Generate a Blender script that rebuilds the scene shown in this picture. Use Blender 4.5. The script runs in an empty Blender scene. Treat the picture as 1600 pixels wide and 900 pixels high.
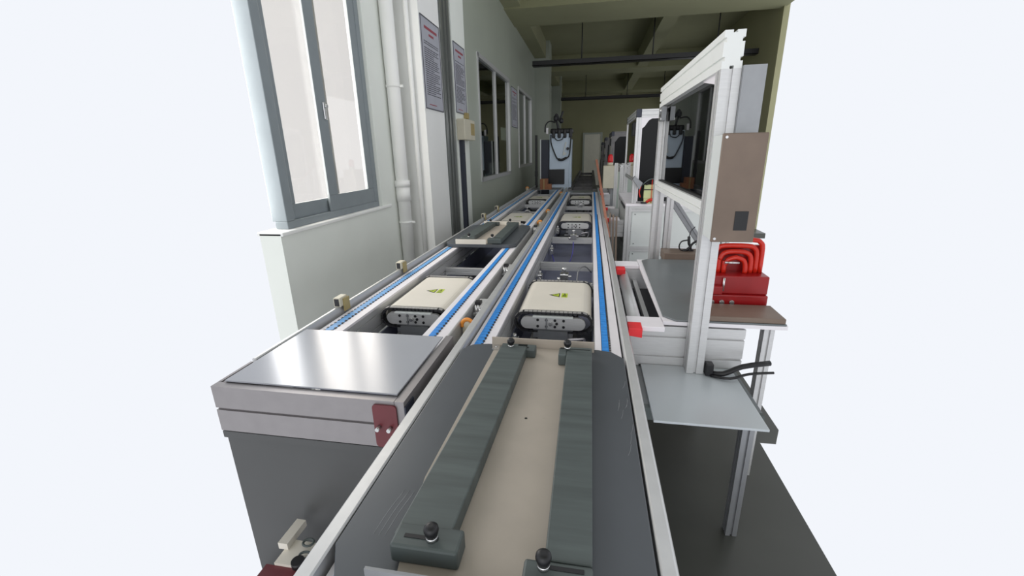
import bpy, bmesh, math, random
from mathutils import Vector, Matrix
random.seed(4)
S = bpy.context.scene
COL = S.collection
R = math.radians

# ------------------------------------------------------------------ camera
F_PX = 668.0
X_AX = Vector((0.98453, -0.033831, 0.171919))
Y_AX = Vector((0.17408, 0.300428, -0.937784))
Z_AX = Vector((-0.019923, 0.953204, 0.30167))
cam = bpy.data.cameras.new('camera')
cam.sensor_width = 36.0
cam.lens = F_PX / 1600 * 36.0
cam.clip_start = 0.02
cam_o = bpy.data.objects.new('camera', cam)
COL.objects.link(cam_o)
m = Matrix((X_AX, Y_AX, Z_AX)).to_4x4()
m.translation = Vector((0, 0, 1.6))
cam_o.matrix_world = m
S.camera = cam_o

# ------------------------------------------------------------------ light
W = bpy.data.worlds.new('pale_overcast_daylight')
S.world = W
W.use_nodes = True
bg = W.node_tree.nodes['Background']
bg.inputs[0].default_value = (0.896, 0.922, 0.973, 1)
bg.inputs[1].default_value = 1.0
S.view_settings.view_transform = 'Standard'
S.view_settings.look = 'None'
S.view_settings.gamma = 1
S.view_settings.use_curve_mapping = False
S.view_settings.exposure = 0.0


def area(name, loc, rot, sx, sy, power, col=(1, 1, 1)):
    l = bpy.data.lights.new(name, 'AREA')
    l.shape = 'RECTANGLE'
    l.size, l.size_y, l.energy, l.color = sx, sy, power, col
    o = bpy.data.objects.new(name, l)
    COL.objects.link(o)
    o.location = loc
    o.rotation_euler = rot
    return o


# daylight entering by the window on the left, plus an added fill sun from behind the camera
area('window_daylight', (-2.12, 3.05, 2.1), (0, R(-90), 0), 1.8, 1.38, 62, (1, .99, .97))
sl = bpy.data.lights.new('added_fill_sun', 'SUN')
sl.energy = 0.7
sl.angle = R(50)
so_ = bpy.data.objects.new('added_fill_sun', sl)
COL.objects.link(so_)
so_.rotation_euler = Vector((0.15, 1.0, -0.28)).to_track_quat('-Z', 'Y').to_euler()


# ------------------------------------------------------------------ materials
def lin(c):
    c = c / 255.0
    return c / 12.92 if c <= 0.04045 else ((c + 0.055) / 1.055) ** 2.4


def mat(name, rgb, rough=0.5, metal=0.0, spec=0.5, var=0.08, scale=8.0, stretch=(1, 1, 1), bump=0.0, emit=0.0):
    M = bpy.data.materials.new(name)
    M.use_nodes = True
    nt = M.node_tree
    b = nt.nodes['Principled BSDF']
    c = [lin(v) for v in rgb]
    b.inputs['Roughness'].default_value = rough
    b.inputs['Metallic'].default_value = metal
    b.inputs['Specular IOR Level'].default_value = spec
    if emit:
        b.inputs['Emission Color'].default_value = (*c, 1)
        b.inputs['Emission Strength'].default_value = emit
    tc = nt.nodes.new('ShaderNodeTexCoord')
    mp = nt.nodes.new('ShaderNodeMapping')
    mp.inputs['Scale'].default_value = stretch
    nz = nt.nodes.new('ShaderNodeTexNoise')
    nz.inputs['Scale'].default_value = scale
    nz.inputs['Detail'].default_value = 4
    rp = nt.nodes.new('ShaderNodeValToRGB')
    rp.color_ramp.elements[0].position = 0.3
    rp.color_ramp.elements[1].position = 0.7
    rp.color_ramp.elements[0].color = (*[v * (1 - var) for v in c], 1)
    rp.color_ramp.elements[1].color = (*[min(1, v * (1 + var)) for v in c], 1)
    L = nt.links.new
    L(tc.outputs['Object'], mp.inputs[0])
    L(mp.outputs[0], nz.inputs['Vector'])
    L(nz.outputs[0], rp.inputs[0])
    L(rp.outputs[0], b.inputs['Base Color'])
    if bump:
        bp = nt.nodes.new('ShaderNodeBump')
        bp.inputs['Strength'].default_value = bump
        bp.inputs['Distance'].default_value = 0.002
        L(nz.outputs[0], bp.inputs['Height'])
        L(bp.outputs[0], b.inputs['Normal'])
    return M


def glass(name, tint, gloss):
    M = bpy.data.materials.new(name)
    M.use_nodes = True
    nt = M.node_tree
    nt.nodes.clear()
    o = nt.nodes.new('ShaderNodeOutputMaterial')
    mx = nt.nodes.new('ShaderNodeMixShader')
    t = nt.nodes.new('ShaderNodeBsdfTransparent')
    t.inputs[0].default_value = (*[lin(v) for v in tint], 1)
    g = nt.nodes.new('ShaderNodeBsdfGlossy')
    g.inputs['Roughness'].default_value = 0.02
    lw = nt.nodes.new('ShaderNodeFresnel')
    ge = nt.nodes.new('ShaderNodeNewGeometry')
    io = nt.nodes.new('ShaderNodeMapRange')          # same refraction index on the front and the back of the sheet
    io.inputs['To Min'].default_value = 1.5
    io.inputs['To Max'].default_value = 1 / 1.5
    nt.links.new(ge.outputs['Backfacing'], io.inputs['Value'])
    nt.links.new(io.outputs[0], lw.inputs[0])
    ma = nt.nodes.new('ShaderNodeMath')
    ma.operation = 'MULTIPLY'
    ma.use_clamp = True
    ma.inputs[1].default_value = gloss
    L = nt.links.new
    L(lw.outputs[0], ma.inputs[0])
    L(ma.outputs[0], mx.inputs[0])
    L(t.outputs[0], mx.inputs[1])
    L(g.outputs[0], mx.inputs[2])
    L(mx.outputs[0], o.inputs[0])
    return M


WALLP = mat('wall_paint', (234, 237, 230), 0.8, var=0.03, scale=2)
PILLP = mat('pillar_paint', (241, 241, 238), 0.75, var=0.03, scale=2)
PARTP = mat('partition_sheet', (172, 178, 166), 0.35, var=0.04, scale=1.5)
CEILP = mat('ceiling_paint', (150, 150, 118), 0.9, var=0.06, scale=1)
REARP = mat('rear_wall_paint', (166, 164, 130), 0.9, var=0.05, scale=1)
FLOORM = mat('epoxy_floor', (70, 71, 66), 0.35, var=0.1, scale=3)
ALU = mat('aluminium', (208, 208, 208), 0.42, 0.55, var=0.04, scale=20, stretch=(1, 1, 8))
ALUD = mat('dark_aluminium', (150, 152, 155), 0.4, 0.6, var=0.05, scale=20)
DIMALU = mat('shaded_frame_profile', (150, 146, 147), 0.4, 0.5, var=0.04, scale=20)  # darker copy of the aluminium, shade on the cover front painted in
SKIRT = mat('skirt_panel_grey', (74, 75, 75), 0.45, var=0.06, scale=4)
CHAN = mat('channel_metal', (165, 168, 166), 0.3, 0.7, var=0.03, scale=3)
LINK = mat('chain_link_grey', (165, 163, 160), 0.5, 0.2, var=0.1, scale=30)
GUARDW = mat('lit_frame_profile', (236, 238, 236), 0.45, 0.2, var=0.02, scale=12)  # paler copy of the aluminium, window light on the guard beams painted in
STEEL = mat('bright_steel', (215, 215, 215), 0.22, 0.9, var=0.05, scale=20)
WFRAME = mat('window_frame_grey', (140, 148, 152), 0.5, 0.1, var=0.04, scale=10)
WHITEP = mat('white_plastic', (236, 232, 236), 0.45, var=0.03, scale=10)
CREAM = mat('cream_plate', (226, 220, 208), 0.4, var=0.03, scale=6)
BLUE = mat('blue_belt', (50, 142, 224), 0.5, var=0.12, scale=40)
BLUEL = mat('pale_blue_belt', (110, 170, 225), 0.5, var=0.12, scale=40)
DARK = mat('dark_rubber', (40, 40, 44), 0.5, var=0.1, scale=30)
BLACK = mat('black_plastic', (24, 24, 27), 0.45, var=0.1, scale=30)
TRAY = mat('blue_grey_tray', (112, 115, 134), 0.5, var=0.15, scale=5)
PALM = mat('grey_pallet_laminate', (84, 88, 93), 0.38, 0.1, var=0.05, scale=5)
BARM = mat('brushed_grey_bar', (82, 90, 89), 0.5, 0.05, var=0.2, scale=6, stretch=(0.6, 6, 1))
INNER = mat('worn_cream_plate', (178, 168, 156), 0.55, var=0.07, scale=7)
COVER = mat('polished_cover', (168, 170, 177), 0.2, 0.1, var=0.02, scale=4)
MAROON = mat('maroon_plate', (104, 42, 48), 0.4, var=0.06, scale=20)
REDC = mat('red_cap_plastic', (232, 44, 50), 0.45, var=0.06, scale=20)
REDG = mat('red_glossy_paint', (205, 42, 26), 0.25, var=0.08, scale=12)
REDD = mat('dark_red_paint', (150, 18, 22), 0.3, var=0.1, scale=12)
ORANGE = mat('orange_plastic', (236, 150, 60), 0.4, var=0.08, scale=20)
CABW = mat('cabinet_panel', (212, 216, 214), 0.5, var=0.02, scale=5)
PLATEG = mat('grey_table_laminate', (112, 117, 119), 0.35, 0.1, var=0.08, scale=4)
BOARDW = mat('pale_grey_board', (190, 196, 200), 0.3, 0.1, var=0.03, scale=3)
BROWN = mat('brown_metal', (120, 104, 92), 0.45, 0.2, var=0.1, scale=8)
COPPER = mat('copper_brown_bar', (172, 116, 96), 0.5, var=0.15, scale=12, stretch=(1, 1, .3))
CARD = mat('brown_cardboard', (150, 100, 72), 0.8, var=0.12, scale=8)
BEIGE = mat('beige_paint', (206, 200, 180), 0.5, var=0.04, scale=8)
YGREEN = mat('yellow_green_box', (206, 214, 160), 0.5, var=0.05, scale=8)
LIME = mat('lime_sticker', (190, 210, 60), 0.5, var=0.05, scale=40)
ROBB = mat('blue_grey_cabinet', (205, 220, 236), 0.5, var=0.04, scale=6)
NAVY = mat('dark_navy_paint', (44, 48, 62), 0.5, var=0.08, scale=6)
PAPER = mat('poster_paper', (172, 173, 182), 0.6, var=0.04, scale=8)
INK = mat('black_ink', (70, 70, 76), 0.7, var=0.05)
REDINK = mat('red_ink', (150, 72, 82), 0.7, var=0.05)
SMOKE = mat('smoked_panel', (18, 19, 21), 0.3, spec=0.2, var=0.05, scale=3)
FARP = mat('far_machine_grey', (120, 118, 118), 0.6, 0.2, var=0.2, scale=6)
TUBEB = mat('violet_blue_tube', (88, 84, 170), 0.4, var=0.05)
LABELB = mat('brown_label', (168, 150, 100), 0.6, var=0.08, scale=30)
GREENP = mat('pale_green_grey', (170, 182, 172), 0.5, var=0.05)
REDLENS = mat('red_beacon_lens', (205, 28, 34), 0.2, var=0.05)
G_CLEAR = glass('window_glass', (250, 247, 243), 0.7)
G_INT = glass('interior_window_glass', (165, 172, 165), 1.4)
G_DARK = glass('tinted_guard_glass', (88, 90, 90), 1.4)


# ------------------------------------------------------------------ mesh helpers
class MB:
    def __init__(s):
        s.bm = bmesh.new()
        s.mats = [None]

    def mi(s, m):
        if m is None:
            return 0
        if m not in s.mats:
            s.mats.append(m)
        return s.mats.index(m)

    def box(s, x0, x1, y0, y1, z0, z1, m=None, bev=0.0):
        x0, x1 = min(x0, x1), max(x0, x1)
        y0, y1 = min(y0, y1), max(y0, y1)
        z0, z1 = min(z0, z1), max(z0, z1)
        vs = [s.bm.verts.new((x, y, z)) for z in (z0, z1) for x, y in ((x0, y0), (x1, y0), (x1, y1), (x0, y1))]
        fs = [s.bm.faces.new([vs[i] for i in f]) for f in
              ((3, 2, 1, 0), (4, 5, 6, 7), (0, 1, 5, 4), (1, 2, 6, 5), (2, 3, 7, 6), (3, 0, 4, 7))]
        i = s.mi(m)
        for f in fs:
            f.material_index = i
        if bev:
            es = set(e for f in fs for e in f.edges)
            r = bmesh.ops.bevel(s.bm, geom=list(es), offset=bev, segments=2, affect='EDGES', profile=0.5)
            for f in r['faces']:
                f.material_index = i
        return s

    def prism(s, pts, a0, a1, axis='z', m=None):
        def P(u, v, a):
            return {'z': (u, v, a), 'x': (a, u, v), 'y': (u, a, v)}[axis]
        lo = [s.bm.verts.new(P(u, v, a0)) for u, v in pts]
        hi = [s.bm.verts.new(P(u, v, a1)) for u, v in pts]
        i = s.mi(m)
        n = len(pts)
        fs = [s.bm.faces.new(lo[::-1]), s.bm.faces.new(hi)]
        for k in range(n):
            fs.append(s.bm.faces.new((lo[k], lo[(k + 1) % n], hi[(k + 1) % n], hi[k])))
        for f in fs:
            f.material_index = i
        bmesh.ops.recalc_face_normals(s.bm, faces=fs)
        return s

    def sweep(s, sec, p0, p1, up=(0, 0, 1), m=None):
        p0, p1 = Vector(p0), Vector(p1)
        d = (p1 - p0).normalized()
        u = Vector(up)
        if abs(d.dot(u)) > 0.98:
            u = Vector((0, 1, 0))
        sd = d.cross(u).normalized()
        u = sd.cross(d)
        i = s.mi(m)
        lo = [s.bm.verts.new(p0 + sd * a + u * b) for a, b in sec]
        hi = [s.bm.verts.new(p1 + sd * a + u * b) for a, b in sec]
        n = len(sec)
        fs = [s.bm.faces.new(lo[::-1]), s.bm.faces.new(hi)]
        for k in range(n):
            fs.append(s.bm.faces.new((lo[k], lo[(k + 1) % n], hi[(k + 1) % n], hi[k])))
        for f in fs:
            f.material_index = i
        bmesh.ops.recalc_face_normals(s.bm, faces=fs)
        return s

    def cyl(s, p0, p1, r, r2=None, n=16, m=None):
        r2 = r if r2 is None else r2
        p0, p1 = Vector(p0), Vector(p1)
        d = (p1 - p0).normalized()
        a = d.orthogonal().normalized()
        b = d.cross(a)
        i = s.mi(m)
        lo = [s.bm.verts.new(p0 + (a * math.cos(t) + b * math.sin(t)) * r) for t in [2 * math.pi * k / n for k in range(n)]]
        hi = [s.bm.verts.new(p1 + (a * math.cos(t) + b * math.sin(t)) * r2) for t in [2 * math.pi * k / n for k in range(n)]]
        fs = [s.bm.faces.new(lo[::-1]), s.bm.faces.new(hi)]
        for k in range(n):
            f = s.bm.faces.new((lo[k], lo[(k + 1) % n], hi[(k + 1) % n], hi[k]))
            f.smooth = True
            fs.append(f)
        for f in fs:
            f.material_index = i
        return s

    def tube(s, pts, r, n=8, m=None, closed=False, smooth=3):
        P = [Vector(p) for p in pts]
        if smooth > 1:
            Q = []
            N = len(P)
            rng = range(N if closed else N - 1)
            for k in rng:
                p0 = P[(k - 1) % N] if (closed or k > 0) else P[k]
                p1, p2 = P[k], P[(k + 1) % N]
                p3 = P[(k + 2) % N] if (closed or k + 2 < N) else p2
                for j in range(smooth):
                    t = j / smooth
                    Q.append(0.5 * ((2 * p1) + (p2 - p0) * t + (2 * p0 - 5 * p1 + 4 * p2 - p3) * t * t + (3 * p1 - p0 - 3 * p2 + p3) * t ** 3))
            if not closed:
                Q.append(P[-1])
            P = Q
        i = s.mi(m)
        rings = []
        nrm = None
        N = len(P)
        for k, p in enumerate(P):
            if closed:
                d = (P[(k + 1) % N] - P[k - 1])
            else:
                d = P[min(k + 1, N - 1)] - P[max(k - 1, 0)]
            d.normalize()
            if nrm is None:
                nrm = d.orthogonal().normalized()
            nrm = (nrm - d * nrm.dot(d)).normalized()
            b = d.cross(nrm)
            rings.append([s.bm.verts.new(p + (nrm * math.cos(2 * math.pi * j / n) + b * math.sin(2 * math.pi * j / n)) * r) for j in range(n)])
        rg = range(N) if closed else range(N - 1)
        for k in rg:
            A, B = rings[k], rings[(k + 1) % N]
            for j in range(n):
                f = s.bm.faces.new((A[j], A[(j + 1) % n], B[(j + 1) % n], B[j]))
                f.smooth = True
                f.material_index = i
        if not closed:
            for rr in (rings[0][::-1], rings[-1]):
                f = s.bm.faces.new(rr)
                f.material_index = i
        return s

    def lathe(s, c, prof, n=20, m=None):
        c = Vector(c)
        i = s.mi(m)
        rings = [[s.bm.verts.new(c + Vector((r * math.cos(2 * math.pi * j / n), r * math.sin(2 * math.pi * j / n), z))) for j in range(n)] for r, z in prof]
        for A, B in zip(rings, rings[1:]):
            for j in range(n):
                f = s.bm.faces.new((A[j], A[(j + 1) % n], B[(j + 1) % n], B[j]))
                f.smooth = True
                f.material_index = i
        for rr in (rings[0][::-1], rings[-1]):
            f = s.bm.faces.new(rr)
            f.material_index = i
        return s

    def build(s, name, m, parent=None, label=None, bevel=0.0):
        me = bpy.data.meshes.new(name)
        s.bm.to_mesh(me)
        s.bm.free()
        for k in s.mats:
            me.materials.append(m if k is None else k)
        o = bpy.data.objects.new(name, me)
        COL.objects.link(o)
        if parent is not None:
            o.parent = parent
            o.matrix_parent_inverse = Matrix.Identity(4)
            loc = Vector((0, 0, 0))
            p = parent
            while p is not None:
                loc += p.location
                p = p.parent
            o.location = -loc          # mesh coordinates are written in world space
        if label:
            o['label'] = label
        if bevel:
            b = o.modifiers.new('bevel', 'BEVEL')
            b.width = bevel
            b.segments = 2
            b.limit_method = 'ANGLE'
        return o


def rrect(x0, x1, z0, z1, r, n=4):
    out = []
    for cx, cz, a in ((x1 - r, z1 - r, 0), (x0 + r, z1 - r, 90), (x0 + r, z0 + r, 180), (x1 - r, z0 + r, 270)):
        for k in range(n + 1):
            t = R(a + 90 * k / n)
            out.append((cx + r * math.cos(t), cz + r * math.sin(t)))
    return out


def thing(name, label, cat, loc=(0, 0, 0), group=None):
    o = bpy.data.objects.new(name, None)
    o.empty_display_size = 0.05
    COL.objects.link(o)
    o.location = loc
    o['label'] = label
    o['category'] = cat
    if group:
        o['group'] = group
    return o


def tag(o, label, cat, group=None, kind=None):
    o['label'] = label
    o['category'] = cat
    if group:
        o['group'] = group
    if kind:
        o['kind'] = kind
    return o


def struct(name, mb, m, parent=None):
    o = mb.build(name, m, parent)
    if parent is None:
        o['kind'] = 'structure'
    return o


def clone(o, off, label, parent=None):
    c = o.copy()
    COL.objects.link(c)
    if parent is None:
        c.location = Vector(o.location) + Vector(off)
        c['label'] = label
    else:
        c.parent = parent
    for ch in o.children:
        clone(ch, off, None, c)
    return c


def section(w, h, nw=1, nh=1, nt=0.009, dp=0.009):
    """extrusion cross-section, T-slot notches: nw slots on top and bottom, nh on each side"""
    pts = []

    def edge(a, b, n):
        a, b = Vector(a), Vector(b)
        d = (b - a).normalized()
        inn = Vector((-d.y, d.x))
        L = (b - a).length
        pts.append(a)
        for k in range(n):
            c = a + d * L * (k + 0.5) / n
            pts.extend([c - d * nt / 2, c - d * nt / 2 + inn * dp, c + d * nt / 2 + inn * dp, c + d * nt / 2])
    a, b = w / 2, h / 2
    edge((-a, -b), (a, -b), nw)
    edge((a, -b), (a, b), nh)
    edge((a, b), (-a, b), nw)
    edge((-a, b), (-a, -b), nh)
    return [(p.x, p.y) for p in pts]


def prof(p0, p1, w, h, nw=1, nh=1, up=(0, 0, 1), mb=None, m=None, nt=0.009, dp=0.009):
    mb = mb or MB()
    mb.sweep(section(w, h, nw, nh, nt, dp), p0, p1, up, m)
    return mb


# ================================================================== setting
mb = MB()
mb.box(-1.25, 1.0, 0.9, 2.4, -0.1, 0)
mb.box(-2.0, 1.15, 2.4, 4.8, -0.1, 0)
mb.box(-2.0, 1.6, 4.8, 9.0, -0.1, 0)
mb.box(-2.0, 3.4, 9.0, 22.1, -0.1, 0)
struct('floor', mb, FLOORM)
mb = MB()
mb.box(-2.0, 3.4, -3.0, 1.2, 4.45, 4.6)  # unseen piece shades the foreground; the gap after it is added for light
mb.box(-2.0, 3.4, 5.9, 22.1, 4.45, 4.6)
for y in (-2.2, 8.5, 14.9, 20.2):                    # cross beams
    mb.box(-1.95, 3.35, y, y + (1.15 if y < 14 else 0.9), 4.0, 4.45)
for x in (-1.6, 1.28):                                    # long beams
    mb.box(x, x + 0.3, -3.0, 22.0, 4.03, 4.45)
struct('ceiling', mb, CEILP)
mb = MB()
mb.box(-2.0, 3.4, 22.0, 22.15, 0, 4.5)
struct('wall_back', mb, REARP)
mb = MB()
mb.box(3.3, 3.4, 9.5, 22.1, 0, 1.0)
mb.box(3.3, 3.4, 9.5, 22.1, 3.2, 4.5)
for a, b in ((9.5, 11.6), (14.4, 15.2), (18.0, 18.8), (21.4, 22.1)):  # unseen openings between these piers, added to light the far end
    mb.box(3.3, 3.4, a, b, 1.0, 3.2)
struct('wall_right', mb, REARP)
# left wall with its window opening
mb = MB()
mb.box(-2.05, -1.9, 2.36, 4.3, 0, 1.14)
mb.box(-2.05, -1.9, 2.36, 4.3, 3.05, 4.5)

mb.box(-2.05, -1.9, 3.76, 4.3, 1.14, 3.05)
struct('wall_left', mb, WALLP)
mb = MB()
mb.box(-2.07, -1.885, 2.36, 3.93, 1.125, 1.15, bev=0.006)
o = struct('trim_1', mb, PILLP)
# window
w = bpy.data.objects.new('window_1', None)
COL.objects.link(w)
w.location = (-1.95, 3.1, 1.14)
w['kind'] = 'structure'
mb = MB()
for (a, b) in ((2.48, 3.76),):
    mb.box(-2.02, -1.93, a, b, 1.15, 1.20)
    mb.box(-2.02, -1.93, a, b, 3.0, 3.05)
mb.box(-2.04, -1.93, 2.48, 2.56, 1.2, 3.0)
mb.box(-2.02, -1.93, 3.70, 3.76, 1.2, 3.0)
mb.build('window_frame', WFRAME, w, bevel=0.004)


def sash(y0, y1, x, wd=0.055):
    mb = MB()
    mb.box(x - .009, x + .009, y0, y1, 1.20, 1.20 + wd)
    mb.box(x - .009, x + .009, y0, y1, 2.95, 3.0)
    mb.box(x - .009, x + .009, y0, y0 + wd, 1.2 + wd, 2.95)
    mb.box(x - .009, x + .009, y1 - wd, y1, 1.2 + wd, 2.95)
    so = mb.build('window_sash', WFRAME, w, bevel=0.003)
    mb = MB()
    mb.box(x - .003, x + .003, y0 + wd, y1 - wd, 1.2 + wd, 2.95)
    mb.build('pane', G_CLEAR, so)
    return so


sash(2.54, 3.19, -1.975, .10)
s2 = sash(3.00, 3.72, -1.945, .12)
mb = MB()
mb.box(-1.935, -1.925, 3.07, 3.10, 1.86, 1.98, bev=0.004)
mb.cyl((-1.93, 3.085, 1.95), (-1.905, 3.085, 1.95), 0.012)
mb.build('latch', STEEL, w)

# pillar and piers
mb = MB()
mb.box(-2.05, -1.6, 4.26, 4.84, 0, 4.45)
struct('wall_pillar', mb, PILLP)
mb = MB()
mb.box(-1.95, -1.66, 4.84, 5.26, 0, 4.45, WALLP)
struct('wall_recess', mb, WALLP)
mb = MB()
mb.box(-2.0, -1.6, 5.26, 5.8, 0, 4.45)
struct('wall_pier', mb, WALLP)
mb = MB()
prof((-1.63, 4.90, 0), (-1.63, 4.90, 4.4), 0.08, 0.06, 1, 1, mb=mb)
prof((-1.63, 5.02, 0), (-1.63, 5.02, 4.4), 0.08, 0.05, 1, 1, mb=mb)
prof((-1.61, 5.12, 0), (-1.61, 5.12, 4.4), 0.05, 0.05, 1, 1, mb=mb)
mb.box(-1.66, -1.61, 5.16, 5.25, 0, 4.4)
o = struct('trim_2', mb, CHAN)
# partition with two interior windows
W1 = (6.4, 8.85, 1.2, 2.93)
W2 = (9.95, 12.1, 1.28, 2.95)
mb = MB()
ys = [5.8, W1[0], W1[1], W2[0], W2[1], 22.0]
for a, b in ((ys[0], ys[1]), (ys[2], ys[3]), (ys[4], ys[5])):
    mb.box(-1.66, -1.6, a, b, 0, 4.45)
for q in (W1, W2):
    mb.box(-1.66, -1.6, q[0], q[1], 0, q[2])
    mb.box(-1.66, -1.6, q[0], q[1], q[3], 4.45)
struct('wall_partition', mb, PARTP)
for n, q in enumerate((W1, W2)):
    wo = bpy.data.objects.new('window_%d' % (n + 2), None)
    COL.objects.link(wo)
    wo.location = (-1.63, (q[0] + q[1]) / 2, q[2])
    wo['kind'] = 'structure'
    y0, y1, z0, z1 = q
    mb = MB()
    mb.box(-1.67, -1.585, y0, y1, z1 - .05, z1 + .01)
    mb.box(-1.67, -1.585, y0, y1, z0 - .01, z0 + .05)
    mb.box(-1.67, -1.585, y0 - .01, y0 + .04, z0, z1)
    mb.box(-1.67, -1.585, y1 - .05, y1 + .01, z0, z1)
    mb.build('window_frame', ALU, wo)
    ym = y0 + (y1 - y0) * .5
    mb = MB()
    mb.box(-1.64, -1.60, ym - .03, ym + .03, z0 + .05, z1 - .05)
    mb.build('mullion', ALU, wo)
    mb = MB()
    mb.box(-1.632, -1.626, y0 + .04, ym - .03, z0 + .05, z1 - .05)
    mb.box(-1.632, -1.626, ym + .03, y1 - .05, z0 + .05, z1 - .05)
    mb.build('pane', G_INT, wo)
# far pillars along the partition
mb = MB()
mb.box(-1.6, -1.2, 12.9, 13.5, 0, 4.45)
mb.box(-1.6, -1.25, 18.2, 18.8, 0, 4.45)
struct('wall_far_pillars', mb, PARTP)
# adjoining room behind the partition
mb = MB()
mb.box(-3.0, -2.9, 5.8, 14.4, 0, .9)
mb.box(-3.0, -2.9, 5.8, 14.4, 3.2, 4.4)
mb.box(-3.0, -2.9, 5.8, 6.4, .9, 3.2)  # unseen opening beyond this pier, added to brighten the side room
mb.box(-3.0, -2.9, 10.6, 14.4, .9, 3.2)
mb.box(-3.0, -2.9, 15.8, 19.0, 0, 4.4)
mb.box(-3.0, -2.9, 14.4, 15.8, 0, 2.0)
mb.box(-3.0, -2.9, 14.4, 15.8, 2.42, 4.4)
mb.box(-3.0, -1.66, 5.75, 5.8, 0, 4.4)
mb.box(-3.0, -1.66, 19.0, 19.05, 0, 4.4)
mb.box(-3.0, -1.66, 5.75, 19.05, 4.35, 4.45)
mb.box(-3.0, -1.66, 5.75, 19.05, -0.1, 0.0)
struct('wall_side_room', mb, REARP)
mb = MB()
mb.box(-2.89, -2.2, 8.2, 14.0, 0.86, 0.92, bev=.004)
for y in (8.4, 11, 13.8):
    mb.box(-2.85, -2.78, y, y + .06, 0, .86)
    mb.box(-2.28, -2.22, y, y + .06, 0, .86)
o = mb.build('workbench', ALUD)
tag(o, 'grey workbench in the side room behind the interior window', 'workbench')
for k, (y, z, h, mm) in enumerate(((9.0, .92, .35, WHITEP), (10.0, .92, .2, ROBB), (11.2, .92, .45, WHITEP), (12.4, .92, .3, NAVY))):
    mb = MB()
    mb.box(-2.6, -2.3, y, y + .5, z, z + h, bev=.02)
    mb.box(-2.55, -2.35, y - .02, y + .01, z + h * .4, z + h * .8)
    o = mb.build('bench_instrument', mm)
    tag(o, ['small white instrument on the side-room bench, nearest the window', 'low blue-grey instrument on the side-room bench',
            'tall white instrument on the side-room bench', 'dark navy instrument at the far end of the side-room bench'][k], 'instrument', 'instruments on the side-room bench')
# pendant tube in the side room
mb = MB()
mb.box(-2.9, -2.2, 12.2, 12.3, 3.08, 3.13)
mb.box(-2.60, -2.57, 12.24, 12.26, 3.13, 4.35)
o = mb.build('strip_light', WHITEP)
tag(o, 'unlit white strip light seen through the first interior window', 'light')
# door in the back wall
d = MB()
d.box(-.34, .42, 21.94, 22.0, 0, 2.36)
do = struct('door_1', d, mat('door_pale', (246, 242, 226), .6, var=.03))
mb = MB()
mb.box(.24, .29, 21.88, 21.94, 1.0, 1.14)
mb.build('door_handle', STEEL, do)
mb = MB()
mb.box(-.42, -.34, 21.92, 22.0, 0, 2.44)
mb.box(.42, .50, 21.92, 22.0, 0, 2.44)
mb.box(-.34, .42, 21.92, 22.0, 2.36, 2.44)
struct('trim_3', mb, PARTP)
# cable trays hung from the ceiling
for k, (y, lab) in enumerate(((10.6, 'dark cable tray hung across the hall, nearer and higher in view'), (17.6, 'dark cable tray hung across the far end of the hall'))):
    t = thing('cable_tray', lab, 'cable tray', (0, y, 3.45))
    mb = MB()
    z = 3.43
    xs = -1.36 if k == 0 else -1.19
    mb.box(xs, 3.29, y - .1, y + .1, z, z + .012)
    mb.box(xs, 3.29, y - .1, y - .09, z, z + .1)
    mb.box(xs, 3.29, y + .09, y + .1, z, z + .1)
    mb.build('tray', BLACK, t)
    for x in (-.28, 1.22, 2.5):
        mb = MB()
        mb.cyl((x, y, z + .01), (x, y, 4.45 if x != 1.25 else 4.45), .012, n=8)
        mb.build('hanger_rod', DARK, t)

# ================================================================== drainpipe, posters, boxes on the wall
t = thing('drain_pipe', 'white plastic drainpipe standing in the corner beside the window', 'pipe', (-1.83, 4.08, 0))
mb = MB()
px, py = -1.835, 4.1
mb.cyl((px, py, 0), (px, py, 4.44), 0.062, n=28)
mb.build('pipe', PILLP, t)
mb = MB()
mb.cyl((px, py, 1.30), (px, py, 1.36), 0.074, n=28)
mb.cyl((px, py, 1.16), (px, py, 1.30), 0.068, n=28)
mb.build('socket', PILLP, t)
for z in (.94, 2.2, 3.6):
    mb = MB()
    mb.cyl((px, py, z), (px, py, z + .02), 0.068, n=28)
    mb.box(px - .095, px + .095, py - .005, py + .01, z, z + .02)
    mb.cyl((px + .085, py - .012, z + .01), (px + .085, py, z + .01), .006, n=8, m=None)
    mb.cyl((px - .085, py - .012, z + .01), (px - .085, py, z + .01), .006, n=8, m=None)
    mb.build('clamp', PILLP, t)
mb = MB()
mb.cyl((-1.7, 4.22, 0), (-1.7, 4.22, 4.44), 0.022, n=16)
tag(mb.build('conduit', PILLP), 'thin white conduit behind the drainpipe against the pillar', 'pipe')


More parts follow.
